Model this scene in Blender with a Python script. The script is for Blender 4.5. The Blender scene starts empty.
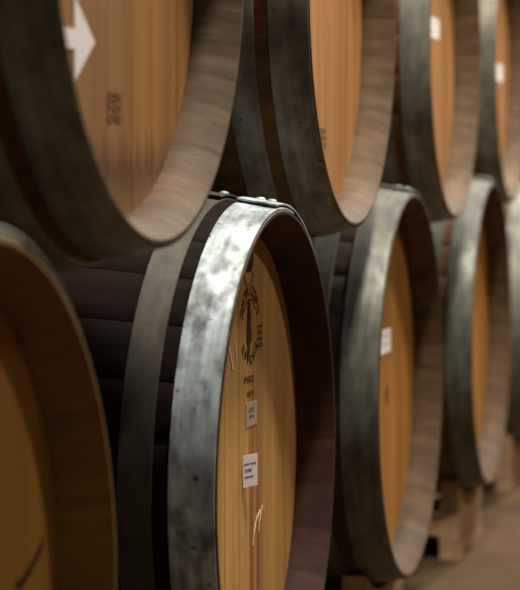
import bpy, bmesh, math, random
from mathutils import Vector
C = bpy.context.scene.collection
PI = math.pi

# ------------------------------------------------------------------ helpers
def link(name, me, mats, parent=None):
    o = bpy.data.objects.new(name, me)
    C.objects.link(o)
    for m in (mats if isinstance(mats, (list, tuple)) else [mats]):
        me.materials.append(m)
    if parent:
        o.parent = parent
    return o

def mesh(name, V, F, mats, parent=None, smooth=True, midx=None, sharp=35):
    me = bpy.data.meshes.new(name)
    me.from_pydata(V, [], F)
    me.validate()
    bm = bmesh.new(); bm.from_mesh(me)
    bmesh.ops.recalc_face_normals(bm, faces=bm.faces)
    bm.to_mesh(me); bm.free()
    if smooth:
        for p in me.polygons: p.use_smooth = True
        me.set_sharp_from_angle(angle=math.radians(sharp))
    if midx:
        for p, k in zip(me.polygons, midx): p.material_index = k
    return link(name, me, mats, parent)

def thing(name, label, cat, loc, group=None):
    o = bpy.data.objects.new(name, None)
    o.empty_display_size = .1
    C.objects.link(o); o.location = loc
    o['label'] = label; o['category'] = cat
    if group: o['group'] = group
    return o

def struct(name, V, F, m):
    o = mesh(name, V, F, m, smooth=False); o['kind'] = 'structure'
    return o

def box(x0, x1, y0, y1, z0, z1):
    V = [(x, y, z) for x in (x0, x1) for y in (y0, y1) for z in (z0, z1)]
    F = [(0,1,3,2),(4,6,7,5),(0,4,5,1),(2,3,7,6),(0,2,6,4),(1,5,7,3)]
    return V, F

# ------------------------------------------------------------------ materials
class NT:
    def __init__(s, name):
        s.m = bpy.data.materials.new(name); s.m.use_nodes = True
        s.t = s.m.node_tree; s.b = s.t.nodes['Principled BSDF']
    def n(s, typ, **kw):
        x = s.t.nodes.new(typ)
        for k, v in kw.items(): setattr(x, k, v)
        return x
    def L(s, a, b): s.t.links.new(a, b)
    def math(s, op, a, b=None, c=None):
        x = s.n('ShaderNodeMath', operation=op)
        for i, v in enumerate((a, b, c)):
            if v is None: continue
            if isinstance(v, (int, float)): x.inputs[i].default_value = v
            else: s.L(v, x.inputs[i])
        return x.outputs[0]
    def noise(s, vec, scale, detail=4, rough=.55, dist=0):
        x = s.n('ShaderNodeTexNoise')
        x.inputs['Scale'].default_value = scale; x.inputs['Detail'].default_value = detail
        x.inputs['Roughness'].default_value = rough; x.inputs['Distortion'].default_value = dist
        s.L(vec, x.inputs['Vector']); return x.outputs['Fac']
    def ramp(s, f, stops):
        x = s.n('ShaderNodeValToRGB'); e = x.color_ramp.elements
        while len(e) < len(stops): e.new(.5)
        for k, (p, c) in enumerate(stops):
            e[k].position = p
            e[k].color = (*c, 1) if isinstance(c, (tuple, list)) else (c, c, c, 1)
        s.L(f, x.inputs[0]); return x.outputs[0]
    def mix(s, f, a, b, mode='MIX'):
        x = s.n('ShaderNodeMix', data_type='RGBA', blend_type=mode)
        if isinstance(f, (int, float)): x.inputs[0].default_value = f
        else: s.L(f, x.inputs[0])
        for k, v in ((6, a), (7, b)):
            if isinstance(v, (tuple, list)): x.inputs[k].default_value = (*v, 1)
            else: s.L(v, x.inputs[k])
        return x.outputs[2]
    def comb(s, x, y, z):
        c = s.n('ShaderNodeCombineXYZ')
        for i, v in enumerate((x, y, z)):
            if isinstance(v, (int, float)): c.inputs[i].default_value = v
            else: s.L(v, c.inputs[i])
        return c.outputs[0]
    def obj(s):
        o = s.n('ShaderNodeTexCoord').outputs['Object']
        sp = s.n('ShaderNodeSeparateXYZ'); s.L(o, sp.inputs[0])
        return o, sp.outputs[0], sp.outputs[1], sp.outputs[2]
    def bump(s, h, st=.3, d=.002):
        b = s.n('ShaderNodeBump'); b.inputs['Strength'].default_value = st; b.inputs['Distance'].default_value = d
        s.L(h, b.inputs['Height']); s.L(b.outputs[0], s.b.inputs['Normal'])
    def fin(s, col, rough=.6, metal=0, spec=.5):
        for k, v in (('Base Color', col), ('Roughness', rough), ('Metallic', metal), ('Specular IOR Level', spec)):
            if isinstance(v, (int, float)): s.b.inputs[k].default_value = v
            elif isinstance(v, (tuple, list)): s.b.inputs[k].default_value = (*v, 1)
            else: s.L(v, s.b.inputs[k])
        return s.m

def lin(r, g, b):
    f = lambda c: (c/12.92 if c <= .04045 else ((c+.055)/1.055)**2.4)
    return (f(r/255), f(g/255), f(b/255))

def plain(name, col, rough=.7, metal=0, spec=.3):
    t = NT(name); return t.fin(col, rough, metal, spec)

NST = 30
def stave_wood(name, a, b, stain=None, seed=0, spec=.3):
    """oak staves running along the barrel: grain along y, one tint per stave"""
    t = NT(name); o, x, y, z = t.obj()
    ang = t.math('ARCTAN2', z, x)
    k = t.math('MULTIPLY', t.math('ADD', ang, PI), NST/(2*PI))
    fl = t.math('FLOOR', k)
    wn = t.n('ShaderNodeTexWhiteNoise', noise_dimensions='2D')
    t.L(t.comb(fl, seed*1.7, 0), wn.inputs['Vector'])
    tint = wn.outputs['Value']
    vec = t.comb(t.math('MULTIPLY', k, 1.5), t.math('MULTIPLY', y, 5), t.math('ADD', tint, seed*3.1))
    g = t.noise(vec, 3.0, 5, .6)
    col = t.ramp(g, [(.25, a), (.75, b)])
    col = t.mix(1, col, t.ramp(tint, [(0, .88), (1, 1.06)]), 'MULTIPLY')
    blot = t.noise(t.comb(x, y, t.math('ADD', z, seed*2.3)), 9, 4, .6)
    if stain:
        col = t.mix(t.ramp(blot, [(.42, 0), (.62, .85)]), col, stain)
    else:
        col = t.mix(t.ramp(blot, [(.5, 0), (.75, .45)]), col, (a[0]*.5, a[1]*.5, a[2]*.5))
    t.bump(g, .35, .0015)
    return t.fin(col, .72, 0, spec)

def head_wood(name, a, b, seed=0, wine=False, foot=False):
    """oak head boards standing upright: grain along z"""
    t = NT(name); o, x, y, z = t.obj()
    vec = t.comb(t.math('MULTIPLY', x, 26), seed*4.3, t.math('MULTIPLY', z, 1.1))
    g = t.noise(vec, 1.6, 5, .6, .2)
    vec2 = t.comb(t.math('MULTIPLY', x, 11.2), seed*2.1+5, t.math('MULTIPLY', z, .15))
    g2 = t.noise(vec2, 1.0, 1, .4)
    col = t.ramp(g, [(.28, a), (.72, b)])
    col = t.mix(1, col, t.ramp(g2, [(.3, .74), (.7, 1.12)]), 'MULTIPLY')
    if wine:      # spilt wine that ran down from the middle of the head
        w = t.math('ABSOLUTE', t.math('SUBTRACT', x, .05))
        band = t.ramp(w, [(.016, 1.0), (.05, 0.0)])
        streak = t.ramp(t.noise(t.comb(t.math('MULTIPLY', x, 60), 3.3, t.math('MULTIPLY', z, 1.2)), 1.5, 3), [(.34, 0.0), (.58, .8)])
        low = t.ramp(t.math('ADD', z, .5), [(.45, 1.0), (.63, .15)])
        f = t.math('MULTIPLY', t.math('MULTIPLY', band, streak), low)
        col = t.mix(f, col, lin(112, 54, 44))
    if foot:      # damp dark tongues creeping up from the lower rim
        h = t.math('ADD', z, t.math('MULTIPLY', t.noise(t.comb(t.math('MULTIPLY', x, 34), 1.1, 0), 1.2, 3), .075))
        f = t.ramp(t.math('ADD', h, .5), [(.315, .65), (.345, 0.0)])
        f = t.math('MULTIPLY', f, t.ramp(t.math('ADD', z, .5), [(.225, 0), (.275, 1.0)]))
        col = t.mix(f, col, lin(58, 38, 20))
    t.bump(g, .25, .001)
    return t.fin(col, .55, 0, .35)

def hoop_metal(name, a, b, seed=0, rough=.42, metal=.75, blot=.5):
    t = NT(name); o, x, y, z = t.obj()
    ang = t.math('ARCTAN2', z, x)
    p = t.comb(x, t.math('MULTIPLY', y, 1.6), t.math('ADD', z, seed*3.7))
    g = t.noise(p, 14, 5, .62)
    spots = t.noise(p, 30, 3, .5)
    dents = t.noise(t.comb(t.math('MULTIPLY', x, 1.0), t.math('MULTIPLY', y, 1.0), t.math('ADD', z, seed*5.1)), 75, 1, .4)
    col = t.ramp(g, [(.3, a), (.68, b)])
    dark = t.math('MAXIMUM', t.ramp(spots, [(.47, 0), (.70, blot)]), t.ramp(dents, [(.70, 0), (.78, .8)]))
    col = t.mix(dark, col, lin(50, 42, 32))
    streak = t.noise(t.comb(t.math('MULTIPLY', ang, 1.2), t.math('MULTIPLY', y, 130), seed), 1.0, 3)
    col = t.mix(1, col, t.ramp(streak, [(.3, .68), (.7, 1.1)]), 'MULTIPLY')
    r = t.math('ADD', t.math('MULTIPLY', spots, .3), rough-.15)
    t.bump(g, .12, .001)
    return t.fin(col, r, t.math('MULTIPLY', t.math('SUBTRACT', 1, dark), metal), .5)

M_ink = plain('stamp_ink', lin(62, 34, 16), .8)
M_letter = plain('stamp_ink_thin', lin(112, 70, 32), .8)
M_faint = plain('faded_stamp_ink', lin(142, 100, 56), .8)
M_white = plain('white_paper', lin(240, 232, 228), .7)
M_cream = plain('aged_paper', lin(176, 156, 134), .7)
M_print = plain('label_print', lin(84, 78, 78), .7)
M_printred = plain('label_print_red', lin(120, 52, 66), .7)
M_chalk = plain('chalk_mark', lin(222, 196, 158), .8)
M_pale = plain('pale_stamp', lin(150, 112, 62), .8)

# ------------------------------------------------------------------ barrel
LEN, RE, HY = .95, .288, .045        # length, outer end radius, depth of the head behind the rim

def prof(y, rb):
    return RE + (rb-RE)*(1-((y-LEN/2)/(LEN/2))**2)

def make_staves(parent, rb, m_out, m_in):
    ys = [0, .002, .005, .02, .047, .063, .08, .1, .14, .19, .25, .31, .37, .42, .475]
    ys += [LEN-v for v in reversed(ys[:-1])]
    P = []                                             # (radius, y, slot)
    P.append((RE-.0045, .0, 1))
    P.append((RE-.0015, .0, 1))
    for v in ys[1:-1]: P.append((prof(v, rb)-(.0004 if v in (.002, LEN-.002) else 0), v, 0))
    P.append((RE-.0015, LEN, 0)); P.append((RE-.0045, LEN, 1))
    inn = [(.2740, .012), (.2675, .028), (.2655, .038), (.2665, HY+.002), (.2690, .075), (.28, .2), (rb-.027, .475)]
    for r, v in inn: P.append((r, LEN-v, 1))
    for r, v in reversed(inn[:-1]): P.append((r, v, 1))
    A = []
    for s in range(NST):
        for q, ind in ((0, .0011), (.035, 0), (.35, 0), (.65, 0), (.965, 0)):
            A.append(((s+q)/NST*2*PI-PI, ind))
    V, F, MI = [], [], []
    n, k = len(P), len(A)
    for (r, y, sl) in P:
        for (a, ind) in A:
            rr = r-ind if sl == 0 else r+ind*.15
            V.append((rr*math.cos(a), y, rr*math.sin(a)))
    for i in range(n):
        j = (i+1) % n
        sl = 1 if (P[i][2] == 1 or P[j][2] == 1) and not (P[i][2] == 0 and P[j][2] == 0) else 0
        if i == 1: sl = 1
        for q in range(k):
            w = (q+1) % k
            F.append((i*k+q, i*k+w, j*k+w, j*k+q)); MI.append(sl)
    return mesh('staves', V, F, [m_out, m_in], parent, True, MI, 50)

def make_head(parent, m, back=False, seed=0):
    R = .2672; rnd = random.Random(seed)
    edges = [-R*.9999]; x = -R
    while x < R-.075:
        x += rnd.uniform(.062, .092); edges.append(x)
    edges.append(R*.9999)
    g = .0009
    cols = []
    for i in range(len(edges)-1):
        a, b = edges[i], edges[i+1]
        cols.append((a, .0009 if i else 0)); cols.append((a+g, 0))
        n = max(2, int((b-a)/.012))
        for q in range(1, n): cols.append((a+g+(b-a-2*g)*q/n, 0))
        cols.append((b-g, 0))
    cols.append((edges[-1], 0))
    s = -1 if not back else 1
    yf = HY if not back else LEN-HY
    V, F = [], []
    for x, d in cols:
        h = math.sqrt(max(R*R-x*x, 1e-9))
        for z in (-h, -h*.5, 0, h*.5, h): V.append((x, yf-s*d, z))
        for z in (-h, -h*.5, 0, h*.5, h): V.append((x, yf-s*.02, z))
    for i in range(len(cols)-1):
        a, b = i*10, (i+1)*10
        for q in range(4):
            F.append((a+q, a+q+1, b+q+1, b+q)); F.append((a+5+q, a+6+q, b+6+q, b+5+q))
        F.append((a, b, b+5, a+5)); F.append((a+4, b+4, b+9, a+9))
    return mesh('head', V, F, m, parent, True, None, 20)

def make_hoop(parent, y0, y1, rb, m, lap, th=.0022, mirror=False):
    """band wound once round the barrel, its end lapped over its start"""
    N = 150; over = math.radians(17); rise = math.radians(30)
    tot = 2*PI+over
    V, F = [], []
    e = .0006
    sec = [(y0, 0.0), (y0, th-e), (y0+e, th), (y1-e, th), (y1, th-e), (y1, 0.0)]
    for i in range(N+1):
        u = i/N*tot
        lift = 0
        if u > 2*PI-rise: lift = .0048*min(1, (u-(2*PI-rise))/rise)
        a = lap-over+u
        for y, h in sec:
            r = prof(max(min(y, LEN), 0), rb)+h+lift
            yy = LEN-y if mirror else y
            V.append((r*math.cos(a), yy, r*math.sin(a)))
    k = len(sec)
    for i in range(N):
        for q in range(k):
            w = (q+1) % k
            F.append((i*k+q, i*k+w, (i+1)*k+w, (i+1)*k+q))
    F.append(tuple(range(k))); F.append(tuple(N*k+q for q in range(k)))
    return mesh('hoop', V, F, m, parent, True, None, 40)

def make_rivet(hoop, a, y, rb, m, s=.0055):
    r0 = prof(y, rb)+.0068
    c = Vector((r0*math.cos(a), y, r0*math.sin(a)))
    nrm = Vector((math.cos(a), 0, math.sin(a))); t1 = Vector((0, 1, 0)); t2 = nrm.cross(t1)
    V, F = [], []
    rings = [(1.15, -.4), (1.1, .05), (.9, .3), (.5, .45)]
    K = 12
    for rr, hh in rings:
        for q in range(K):
            b = q/K*2*PI
            V.append(tuple(c+nrm*hh*s+(t1*math.cos(b)+t2*math.sin(b))*rr*s))
    V.append(tuple(c+nrm*.5*s))
    for i in range(len(rings)-1):
        for q in range(K): F.append((i*K+q, i*K+(q+1) % K, (i+1)*K+(q+1) % K, (i+1)*K+q))
    for q in range(K): F.append(((len(rings)-1)*K+q, (len(rings)-1)*K+(q+1) % K, len(V)-1))
    F.append(tuple(reversed(range(K))))
    return mesh('rivet', V, F, m, hoop, True, None, 60)

GRP = {'L': 'wine barrels of the lower tier', 'U': 'wine barrels of the upper tier'}
def barrel(loc, rb, label, tier, m_out, m_in, m_head, m_hoop, lap=92, rivets=False, seed=0, m_hoop2=None, wide=0):
    t = thing('wine_barrel', label, 'barrel', (loc[0], loc[1], loc[2]), GRP[tier])
    make_staves(t, rb, m_out, m_in)
    h = make_head(t, m_head, False, seed)
    make_head(t, m_head, True, seed+9)
    la = math.radians(lap)
    hoops = []
    for k, (y0, y1) in enumerate(((.0015, .047+wide), (.063+wide*2, .097+wide*2), (.285, .325))):
        for mir in (False, True):
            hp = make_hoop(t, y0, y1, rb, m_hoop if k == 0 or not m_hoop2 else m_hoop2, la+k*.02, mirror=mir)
            if not mir: hoops.append(hp)
    if rivets:
        mr = m_hoop
        make_rivet(hoops[0], la-math.radians(6.5), .015, rb, mr)
        make_rivet(hoops[0], la-math.radians(6.5), .028, rb, mr)
        make_rivet(hoops[1], la-math.radians(6.5), .070, rb, mr)
    return t, h

# ---------------------------------------------------- marks on the heads
def marks(name, parent, polys, mats, midx=None, y=HY, off=.0004, th=.0003, shift=None):
    """flat shapes (x, z outlines) lying on a head as one thin mesh"""
    V, F, MI = [], [], []
    if shift is None: shift = next((SHIFT[k] for k in H if H[k] == parent), (0, 0))
    sx, sz = shift
    for k, p in enumerate(polys):
        p = [(x+sx, z+sz) for x, z in p]
        b = len(V); n = len(p)
        o2 = off+(.0002 if midx and midx[k] else 0)
        for x, z in p: V.append((x, y-o2-th, z))
        for x, z in p: V.append((x, y-o2+th, z))
        F.append(tuple(range(b, b+n))); F.append(tuple(range(b+2*n-1, b+n-1, -1)))
        for q in range(n):
            w = (q+1) % n
            F.append((b+q, b+n+q, b+n+w, b+w))
        MI += [midx[k] if midx else 0]*(n+2)
    return mesh(name, V, F, mats, parent, False, MI)

SHIFT = {'L1': (-.020, .0016), 'L0': (-.012, .002), 'L2': (-.027, .002), 'U1': (-.017, -.0035), 'U2': (-.030, -.003), 'U3': (-.03, -.002), 'U4': (-.03, -.001)}
def rect(x0, x1, z0, z1, rot=0, c=None):
    p = [(x0, z0), (x1, z0), (x1, z1), (x0, z1)]
    if rot:
        cx, cz = c or ((x0+x1)/2, (z0+z1)/2)
        ca, sa = math.cos(rot), math.sin(rot)
        p = [(cx+(x-cx)*ca-(z-cz)*sa, cz+(x-cx)*sa+(z-cz)*ca) for x, z in p]
    return p

def glyphs(x0, x1, z0, z1, n, rnd, gap=.28):
    """a row of worn letters too small to read: strokes on a line"""
    out = []; w = (x1-x0)/n; h = z1-z0
    for i in range(n):
        a = x0+i*w; b = a+w*(1-gap); s = min(w*.26, h*.3)
        kind = rnd.randrange(4)
        if kind in (0, 1, 3): out.append(rect(a, a+s, z0, z1))
        if kind in (0, 2): out.append(rect(b-s, b, z0, z1))
        if kind in (1, 2, 3): out.append(rect(a, b, z1-s, z1))
        if kind in (0, 3): out.append(rect(a, b, z0+h*.4, z0+h*.4+s))
        if kind in (1, 2): out.append(rect(a, b, z0, z0+s))
    return out

def turn(polys, rot, c, shift=(0, 0)):
    ca, sa = math.cos(rot), math.sin(rot)
    return [[(c[0]+(x-c[0])*ca-(z-c[1])*sa+shift[0], c[1]+(x-c[0])*sa+(z-c[1])*ca+shift[1]) for x, z in p] for p in polys]

def arc_band(cx, cz, r0, r1, a0, a1, n=10):
    A = [a0+(a1-a0)*i/n for i in range(n+1)]
    return [[(cx+r0*math.cos(A[i]), cz+r0*math.sin(A[i])), (cx+r0*math.cos(A[i+1]), cz+r0*math.sin(A[i+1])),
             (cx+r1*math.cos(A[i+1]), cz+r1*math.sin(A[i+1])), (cx+r1*math.cos(A[i]), cz+r1*math.sin(A[i]))] for i in range(n)]

# ------------------------------------------------------------------ the eight barrels
POS = {'L0': (1.33021, .0031, -.0128), 'L1': (2.23492, .0064, -.0085), 'L2': (3.07671, .0004, .0030), 'L3': (3.94937, -.0070, .0183), 'L4': (4.8200, 0, .008),
       'U1': (1.71951, -.0080, .5445), 'U2': (2.6433, .0038, .5405), 'U3': (3.47494, -.0047, .5372), 'U4': (4.36116, .0061, .5554)}
RB = {k: .330 for k in POS}
for u, l in (('U1', 'L0'), ('U2', 'L1'), ('U3', 'L2'), ('U4', 'L3')):
    RB[u] = math.hypot(POS[u][0]-POS[l][0], POS[u][2]-POS[l][2])-.330-.0005

galv = hoop_metal('galvanised_hoop', lin(104, 100, 88), lin(148, 144, 130), 1, .5, .3, .5)
galv2 = hoop_metal('galvanised_hoop_worn', lin(102, 96, 84), lin(150, 143, 128), 2, .5, .3, .55)
galv_bright = hoop_metal('galvanised_hoop_bright', lin(130, 137, 136), lin(212, 226, 232), 3, .55, .4, .75)
galv_low = hoop_metal('galvanised_hoop_grey', lin(84, 86, 76), lin(124, 125, 114), 5, .5, .3, .55)
hoop_shaded = hoop_metal('galvanised_hoop_shaded', lin(52, 48, 38), lin(86, 80, 66), 4, .6, .25, .6)  # darker hoop metal: shade under the upper tier put into the colour

oak_out = stave_wood('oak_staves', lin(70, 42, 18), lin(118, 76, 34), None, 1)
oak_red = stave_wood('oak_staves_wine_stained_shaded', lin(17, 12, 8), lin(29, 20, 13), lin(34, 15, 14), 2, .06)  # wine stain, with base blackened to put gap shade into the colour
in_brown = stave_wood('oak_rim_brown', lin(54, 37, 20), lin(102, 77, 50), None, 8)
oak_dull = stave_wood('oak_staves_dull', lin(52, 40, 32), lin(80, 64, 52), lin(60, 36, 30), 7)
in_grey = stave_wood('oak_rim_weathered', lin(64, 46, 27), lin(114, 90, 62), None, 3)
in_gold = stave_wood('oak_rim_golden', lin(108, 78, 28), lin(138, 102, 44), None, 4)
in_wine = stave_wood('oak_rim_wine_stained', lin(52, 28, 18), lin(78, 44, 28), lin(44, 16, 22), 5)

head_a = head_wood('oak_head_warm', lin(164, 110, 58), lin(192, 138, 84), 1)
head_b = head_wood('oak_head_golden', lin(168, 122, 62), lin(200, 154, 88), 2, wine=True)
head_c = head_wood('oak_head_stained_foot', lin(142, 98, 48), lin(172, 124, 70), 3, foot=True)
head_d = head_wood('oak_head_amber', lin(150, 98, 36), lin(178, 122, 52), 4)

head_e = head_wood('oak_head_dark_amber', lin(178, 124, 44), lin(206, 150, 64), 6)
rnd = random.Random(5)
T = {}; H = {}
def mk(k, *a, **kw): T[k], H[k] = barrel(POS[k], RB[k], *a, **kw)
mk('L0', 'nearest lower wine barrel, dark amber head cut by the left edge, no hoop side showing', 'L', oak_out, in_gold, head_e, galv, seed=1)
mk('L1', 'lower wine barrel with bright silvery hoop and two paper labels on its stamped head', 'L', oak_red, in_wine, head_b, galv_bright, lap=95, rivets=True, seed=2, m_hoop2=hoop_shaded)
mk('L2', 'lower wine barrel with one small white label, just behind the silvery hooped barrel', 'L', oak_dull, in_brown, head_d, galv_low, lap=94, rivets=True, seed=3, wide=.006)
mk('L3', 'lower wine barrel showing a narrow plain amber head, its rim bottom near the lit floor', 'L', oak_out, in_brown, head_d, galv_low, lap=94, rivets=True, seed=4)
mk('L4', 'farthest lower wine barrel, only its grey hooped side visible at the right edge', 'L', oak_out, in_grey, head_a, galv, seed=5)
mk('U1', 'nearest upper wine barrel with a white arrow on its head', 'U', oak_out, in_grey, head_c, galv, lap=40, seed=6)
mk('U2', 'upper wine barrel with plain pale head and faint small stamp, above the silvery hooped barrel', 'U', oak_out, in_grey, head_a, galv2, lap=60, seed=7)
mk('U3', 'upper wine barrel with a small white label high on its left, third in the tier', 'U', oak_out, in_grey, head_a, galv, lap=60, seed=8)
mk('U4', 'farthest upper wine barrel, a thin strip of labelled head at the top right corner', 'U', oak_out, in_grey, head_a, galv2, lap=60, seed=9)

# upper tier, first: painted arrow, faint stamp
ax, az = -.036, -.1125
marks('painted_arrow', H['U1'], [[(ax, az), (-.0885, -.0780), (-.0885, -.1475)], rect(-.130, -.0885, -.1215, -.1050)], [M_white])['label'] = 'white arrow pointing right'
st = []
for q in range(3): st += glyphs(.000, .040, -.152-q*.0095-.007, -.152-q*.0095, 3, rnd, .2)
marks('stamp', H['U1'], st, [M_faint])['label'] = 'small faded dark stamp'
# upper second: faint stamp
st = []
for q in range(3): st += glyphs(.002, .055, -.158-q*.009-.006, -.158-q*.009, 3, rnd, .3)
marks('stamp', H['U2'], st, [M_faint])['label'] = 'small faint stamp'

def paper(parent, x0, x1, z0, z1, rows, m=M_white, label='small white paper label'):
    polys = [rect(x0, x1, z0, z1)]; mi = [0]
    for (a, b, c, d, n, k) in rows:
        g = glyphs(x0+(x1-x0)*a, x0+(x1-x0)*b, z0+(z1-z0)*c, z0+(z1-z0)*d, n, rnd, .3)
        polys += g; mi += [k]*len(g)
    o = marks('paper_label', parent, polys, [m, M_print, M_printred], mi)
    o['label'] = label
    return o
paper(H['U3'], -.006, .115, .018, .052, [(.35, .8, .68, .74, 6, 2), (.2, .7, .3, .36, 6, 1)])
paper(H['U4'], .085, .190, -.030, .006, [(.2, .7, .6, .66, 6, 1)])
paper(H['L2'], -.020, .076, .045, .081, [(.2, .8, .7, .76, 6, 2), (.2, .8, .35, .4, 6, 1)])

# the stamped barrel of the lower tier
h = H['L1']
seal = []
cx, cz, r = .046, .156, .046
for i in range(9):                                   # arched word along the top
    a = math.radians(158-i*17)
    g = glyphs(-.0052, .0052, -.0058, .0058, 1, rnd, .1)
    seal += turn(g, a-PI/2, (0, 0), (cx+r*.86*math.cos(a), cz+r*.86*math.sin(a)))
for i in range(6):                                   # arched word along the bottom
    a = math.radians(222+i*19)
    g = glyphs(-.005, .005, -.0050, .0050, 1, rnd, .1)
    seal += turn(g, a+PI/2, (0, 0), (cx+r*.86*math.cos(a), cz+r*.86*math.sin(a)))
seal += arc_band(cx, cz, r*.62, r*.66, math.radians(35), math.radians(145), 12)
fig = [(-.004, .034), (.003, .036), (.007, .028), (.009, .014), (.008, .002), (.013, -.008), (.010, -.016), (.006, -.018),
       (.004, -.030), (-.004, -.034), (-.009, -.030), (-.006, -.020), (-.010, -.008), (-.008, .006), (-.006, .020)]
fig = [(cx-.005+x*.95, cz-.004+z*.95) for x, z in fig]
nl = len(seal)
seal.append(fig)
marks('seal_stamp', h, seal, [M_letter, M_ink], [0]*nl+[1])['label'] = 'round dark ink stamp with arched lettering'
yr = []
for q in range(4): yr += glyphs(.083+.000, .106, .127+q*.0072, .127+q*.0072+.0050, 2, rnd, .2)
marks('year_stamp', h, yr, [M_letter])['label'] = 'small upright ink stamp'
shield = [[(.020, .247), (.062, .247), (.062, .226), (.050, .216), (.032, .216), (.020, .226)]]
sh = marks('badge_stamp', h, shield+arc_band(.041, .219, .017, .022, math.radians(190), math.radians(350), 10), [M_ink, M_pale], [0]+[1]*10)
sh['label'] = 'dark badge over a pale curved mark'
num = glyphs(.022, .070, .091, .0985, 4, rnd, .35)+glyphs(.034, .070, .075, .081, 3, rnd, .35)
marks('number_stamp', h, num, [M_faint])['label'] = 'faded row of stamped characters'
paper(h, .028, .079, .0405, .068, [(.22, .72, .60, .76, 3, 1), (.30, .72, .30, .48, 2, 1)], M_cream, 'small cream label with two short dark lines')
# the larger label has come loose along its right edge and stands off the wood
lw, lh = .0290, .0362
polys = [rect(0, lw, 0, lh)]; mi = [0]
for a, b, c, d, n, k in ((.06, .46, .68, .74, 4, 1), (.5, .9, .68, .74, 4, 2), (.12, .62, .47, .56, 5, 1), (.10, .72, .28, .34, 6, 1)):
    g = glyphs(lw*a, lw*b, lh*c, lh*d, n, rnd, .25); polys += g; mi += [k]*len(g)
lab = marks('paper_label', h, polys, [M_white, M_print, M_printred], mi, y=0, off=.0002, th=.0002, shift=(0, 0))
lab.location = (-.0105, HY-.0014, -.0225); lab.rotation_euler = (0, 0, -math.radians(20))
lab['label'] = 'white printed label with lifted right edge'
# chalky scratches
def scratch(pts, w):
    out = []
    for (a, b) in zip(pts[:-1], pts[1:]):
        dx, dz = b[0]-a[0], b[1]-a[1]; L = math.hypot(dx, dz); nx, nz = -dz/L*w, dx/L*w
        out.append([(a[0]-nx, a[1]-nz), (b[0]-nx, b[1]-nz), (b[0]+nx, b[1]+nz), (a[0]+nx, a[1]+nz)])
    return out
for pts, w in (([(-.058, .150), (-.040, .128), (-.030, .112)], .0022), ([(-.020, .140), (-.012, .118)], .0016),
               ([(.095, -.062), (.078, -.070), (.066, -.083), (.060, -.098)], .0009), ([(.106, -.058), (.092, -.075), (.088, -.086)], .0006)):
    marks('chalk_scratch', h, scratch(pts, w), [M_chalk])['label'] = 'pale scratch mark'
# dark scuffs
marks('scuff', H['L2'], [[(.030, -.010), (.046, -.002), (.064, -.008), (.070, -.022), (.056, -.032), (.034, -.028)]], [M_letter])['label'] = 'dark scuff below the label'
marks('scuff', H['L0'], [[(.178, .010), (.20, .013), (.235, .029), (.247, .036), (.243, .027), (.215, .012), (.19, .004)]], [M_ink])['label'] = 'dark slanting scuff'

# ------------------------------------------------------------------ cradles
FZ = -.395
def timber(name, a, b, seed=0):
    t = NT(name); o, x, y, z = t.obj()
    g = t.noise(t.comb(t.math('MULTIPLY', x, 2), t.math('MULTIPLY', y, 14), t.math('MULTIPLY', z, 18)), 3, 4)
    t.bump(g, .3, .002)
    return t.fin(t.ramp(g, [(.3, a), (.7, b)]), .75, 0, .2)
M_timber = timber('cradle_timber', lin(150, 116, 82), lin(190, 154, 116))
CR = ('wooden cradle on the floor under the nearest lower barrel',
      'wooden cradle under the silvery hooped lower barrel, below the frame edge',
      'wooden cradle under the lower barrel with one white label',
      'pale wooden cradle end standing on the floor under the plain amber lower barrel',
      'wooden cradle under the farthest lower barrel at the right edge')
for k, lab_ in zip(('L0', 'L1', 'L2', 'L3', 'L4'), CR):
    p = POS[k]; t = thing('barrel_cradle', lab_, 'cradle', (p[0], p[1], FZ), 'wooden cradles under the lower tier')
    top = p[2]-FZ                                     # barrel centre above the floor
    for (y0, y1) in ((.042, .078), (LEN-.078, LEN-.042)):
        rr = prof(.078, .330)+.0060
        hw = .155
        V, F = [], []
        n = 14
        for i in range(n+1):
            x = -hw+2*hw*i/n
            zt = top-math.sqrt(rr*rr-x*x)
            for y in (y0, y1): V.append((x, y, 0)); V.append((x, y, zt))
        for i in range(n):
            a, b = i*4, (i+1)*4
            F += [(a, b, b+1, a+1), (a+2, a+3, b+3, b+2), (a+1, b+1, b+3, a+3), (a, a+2, b+2, b)]
        F += [(0, 1, 3, 2), (n*4, n*4+2, n*4+3, n*4+1)]
        o = mesh('bolster', V, F, M_timber, t, False)
    for x in (-.155, .120):
        mesh('side_rail', *box(x, x+.035, .078, LEN-.078, .045, .074), M_timber, t, False)

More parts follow.
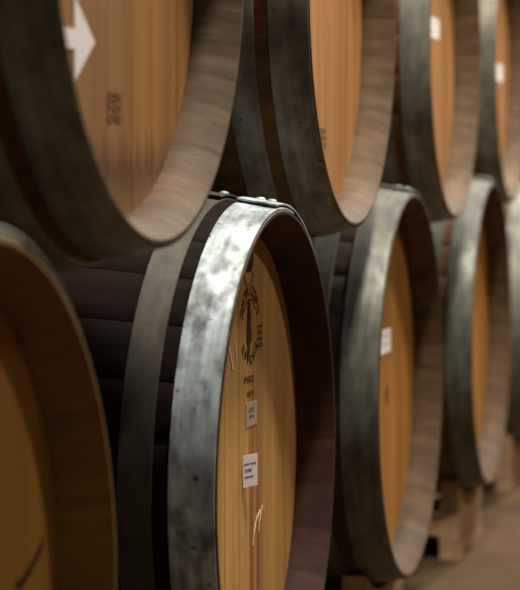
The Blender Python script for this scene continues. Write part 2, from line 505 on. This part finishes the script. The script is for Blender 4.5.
# ------------------------------------------------------------------ the cellar
def concrete(name, a, b, sc=3):
    t = NT(name); o, x, y, z = t.obj()
    g = t.noise(o, sc, 6, .65); g2 = t.noise(o, sc*9, 4, .6)
    col = t.mix(1, t.ramp(g, [(.3, a), (.7, b)]), t.ramp(g2, [(.3, .75), (.7, 1.1)]), 'MULTIPLY')
    t.bump(g2, .5, .004)
    return t.fin(col, .85, 0, .2)
M_floor = concrete('floor_earth', lin(62, 46, 27), lin(92, 71, 44))
M_wall = concrete('wall_stone', lin(34, 27, 20), lin(48, 38, 29), 2)
M_ceil = concrete('ceiling_plaster', lin(34, 29, 23), lin(46, 40, 32), 2)
X0, X1, Y0, Y1, ZT = -2.6, 10.5, -4.0, 1.35, 2.9
struct('floor', *box(X0, X1, Y0, Y1, FZ-.1, FZ), M_floor)
struct('ceiling', *box(X0, X1, Y0, Y1, ZT, ZT+.1), M_ceil)
struct('wall_back', *box(X0, X1, Y1, Y1+.1, FZ-.1, ZT+.1), M_wall)
struct('wall_front', *box(X0, X1, Y0-.1, Y0, FZ-.1, ZT+.1), M_wall)
struct('wall_left', *box(X0-.1, X0, Y0-.1, Y1+.1, FZ-.1, ZT+.1), M_wall)
struct('wall_right', *box(X1, X1+.1, Y0-.1, Y1+.1, FZ-.1, ZT+.1), M_wall)

# ------------------------------------------------------------------ light
def lamp(x, y, z, watt, size=.22, col=(1, .93, .82)):
    l = bpy.data.lights.new('aisle_and_fill_lamp', 'AREA'); l.shape = 'DISK'; l.size = size; l.energy = watt; l.color = col
    o = bpy.data.objects.new('aisle_and_fill_lamp', l); C.objects.link(o); o.location = (x, y, z)
for x, y, w in ((2.3, -.42, 88), (4.2, -.85, 72), (6.2, -.75, 150), (-1.5, -1.2, 18), (3.4, -2.7, 48)):  # last two are unseen fill lamps added to lift hoop sides and heads
    lamp(x, y, 2.5, w)
W = bpy.data.worlds.new('World'); bpy.context.scene.world = W; W.use_nodes = True
W.node_tree.nodes['Background'].inputs[0].default_value = (0, 0, 0, 1)

# ------------------------------------------------------------------ camera
f, th, ph, d, hc = 2068.08, .24074, .05586, .51583, .31334
cd = bpy.data.cameras.new('camera'); cam = bpy.data.objects.new('camera', cd); C.objects.link(cam)
cam.location = (0, -d, hc)
fw = Vector((math.cos(th)*math.cos(ph), math.sin(th)*math.cos(ph), -math.sin(ph)))
cam.rotation_euler = fw.to_track_quat('-Z', 'Y').to_euler()
cd.sensor_fit = 'HORIZONTAL'; cd.sensor_width = 36; cd.lens = f*36/520
cd.clip_start = .02; cd.clip_end = 60
cd.dof.use_dof = True; cd.dof.focus_distance = 2.27
cd.dof.aperture_fstop = cd.lens/1000/.020
S = bpy.context.scene; S.camera = cam
S.view_settings.view_transform = 'Standard'; S.view_settings.look = 'None'
S.view_settings.exposure = 0; S.view_settings.gamma = 1; S.view_settings.use_curve_mapping = False
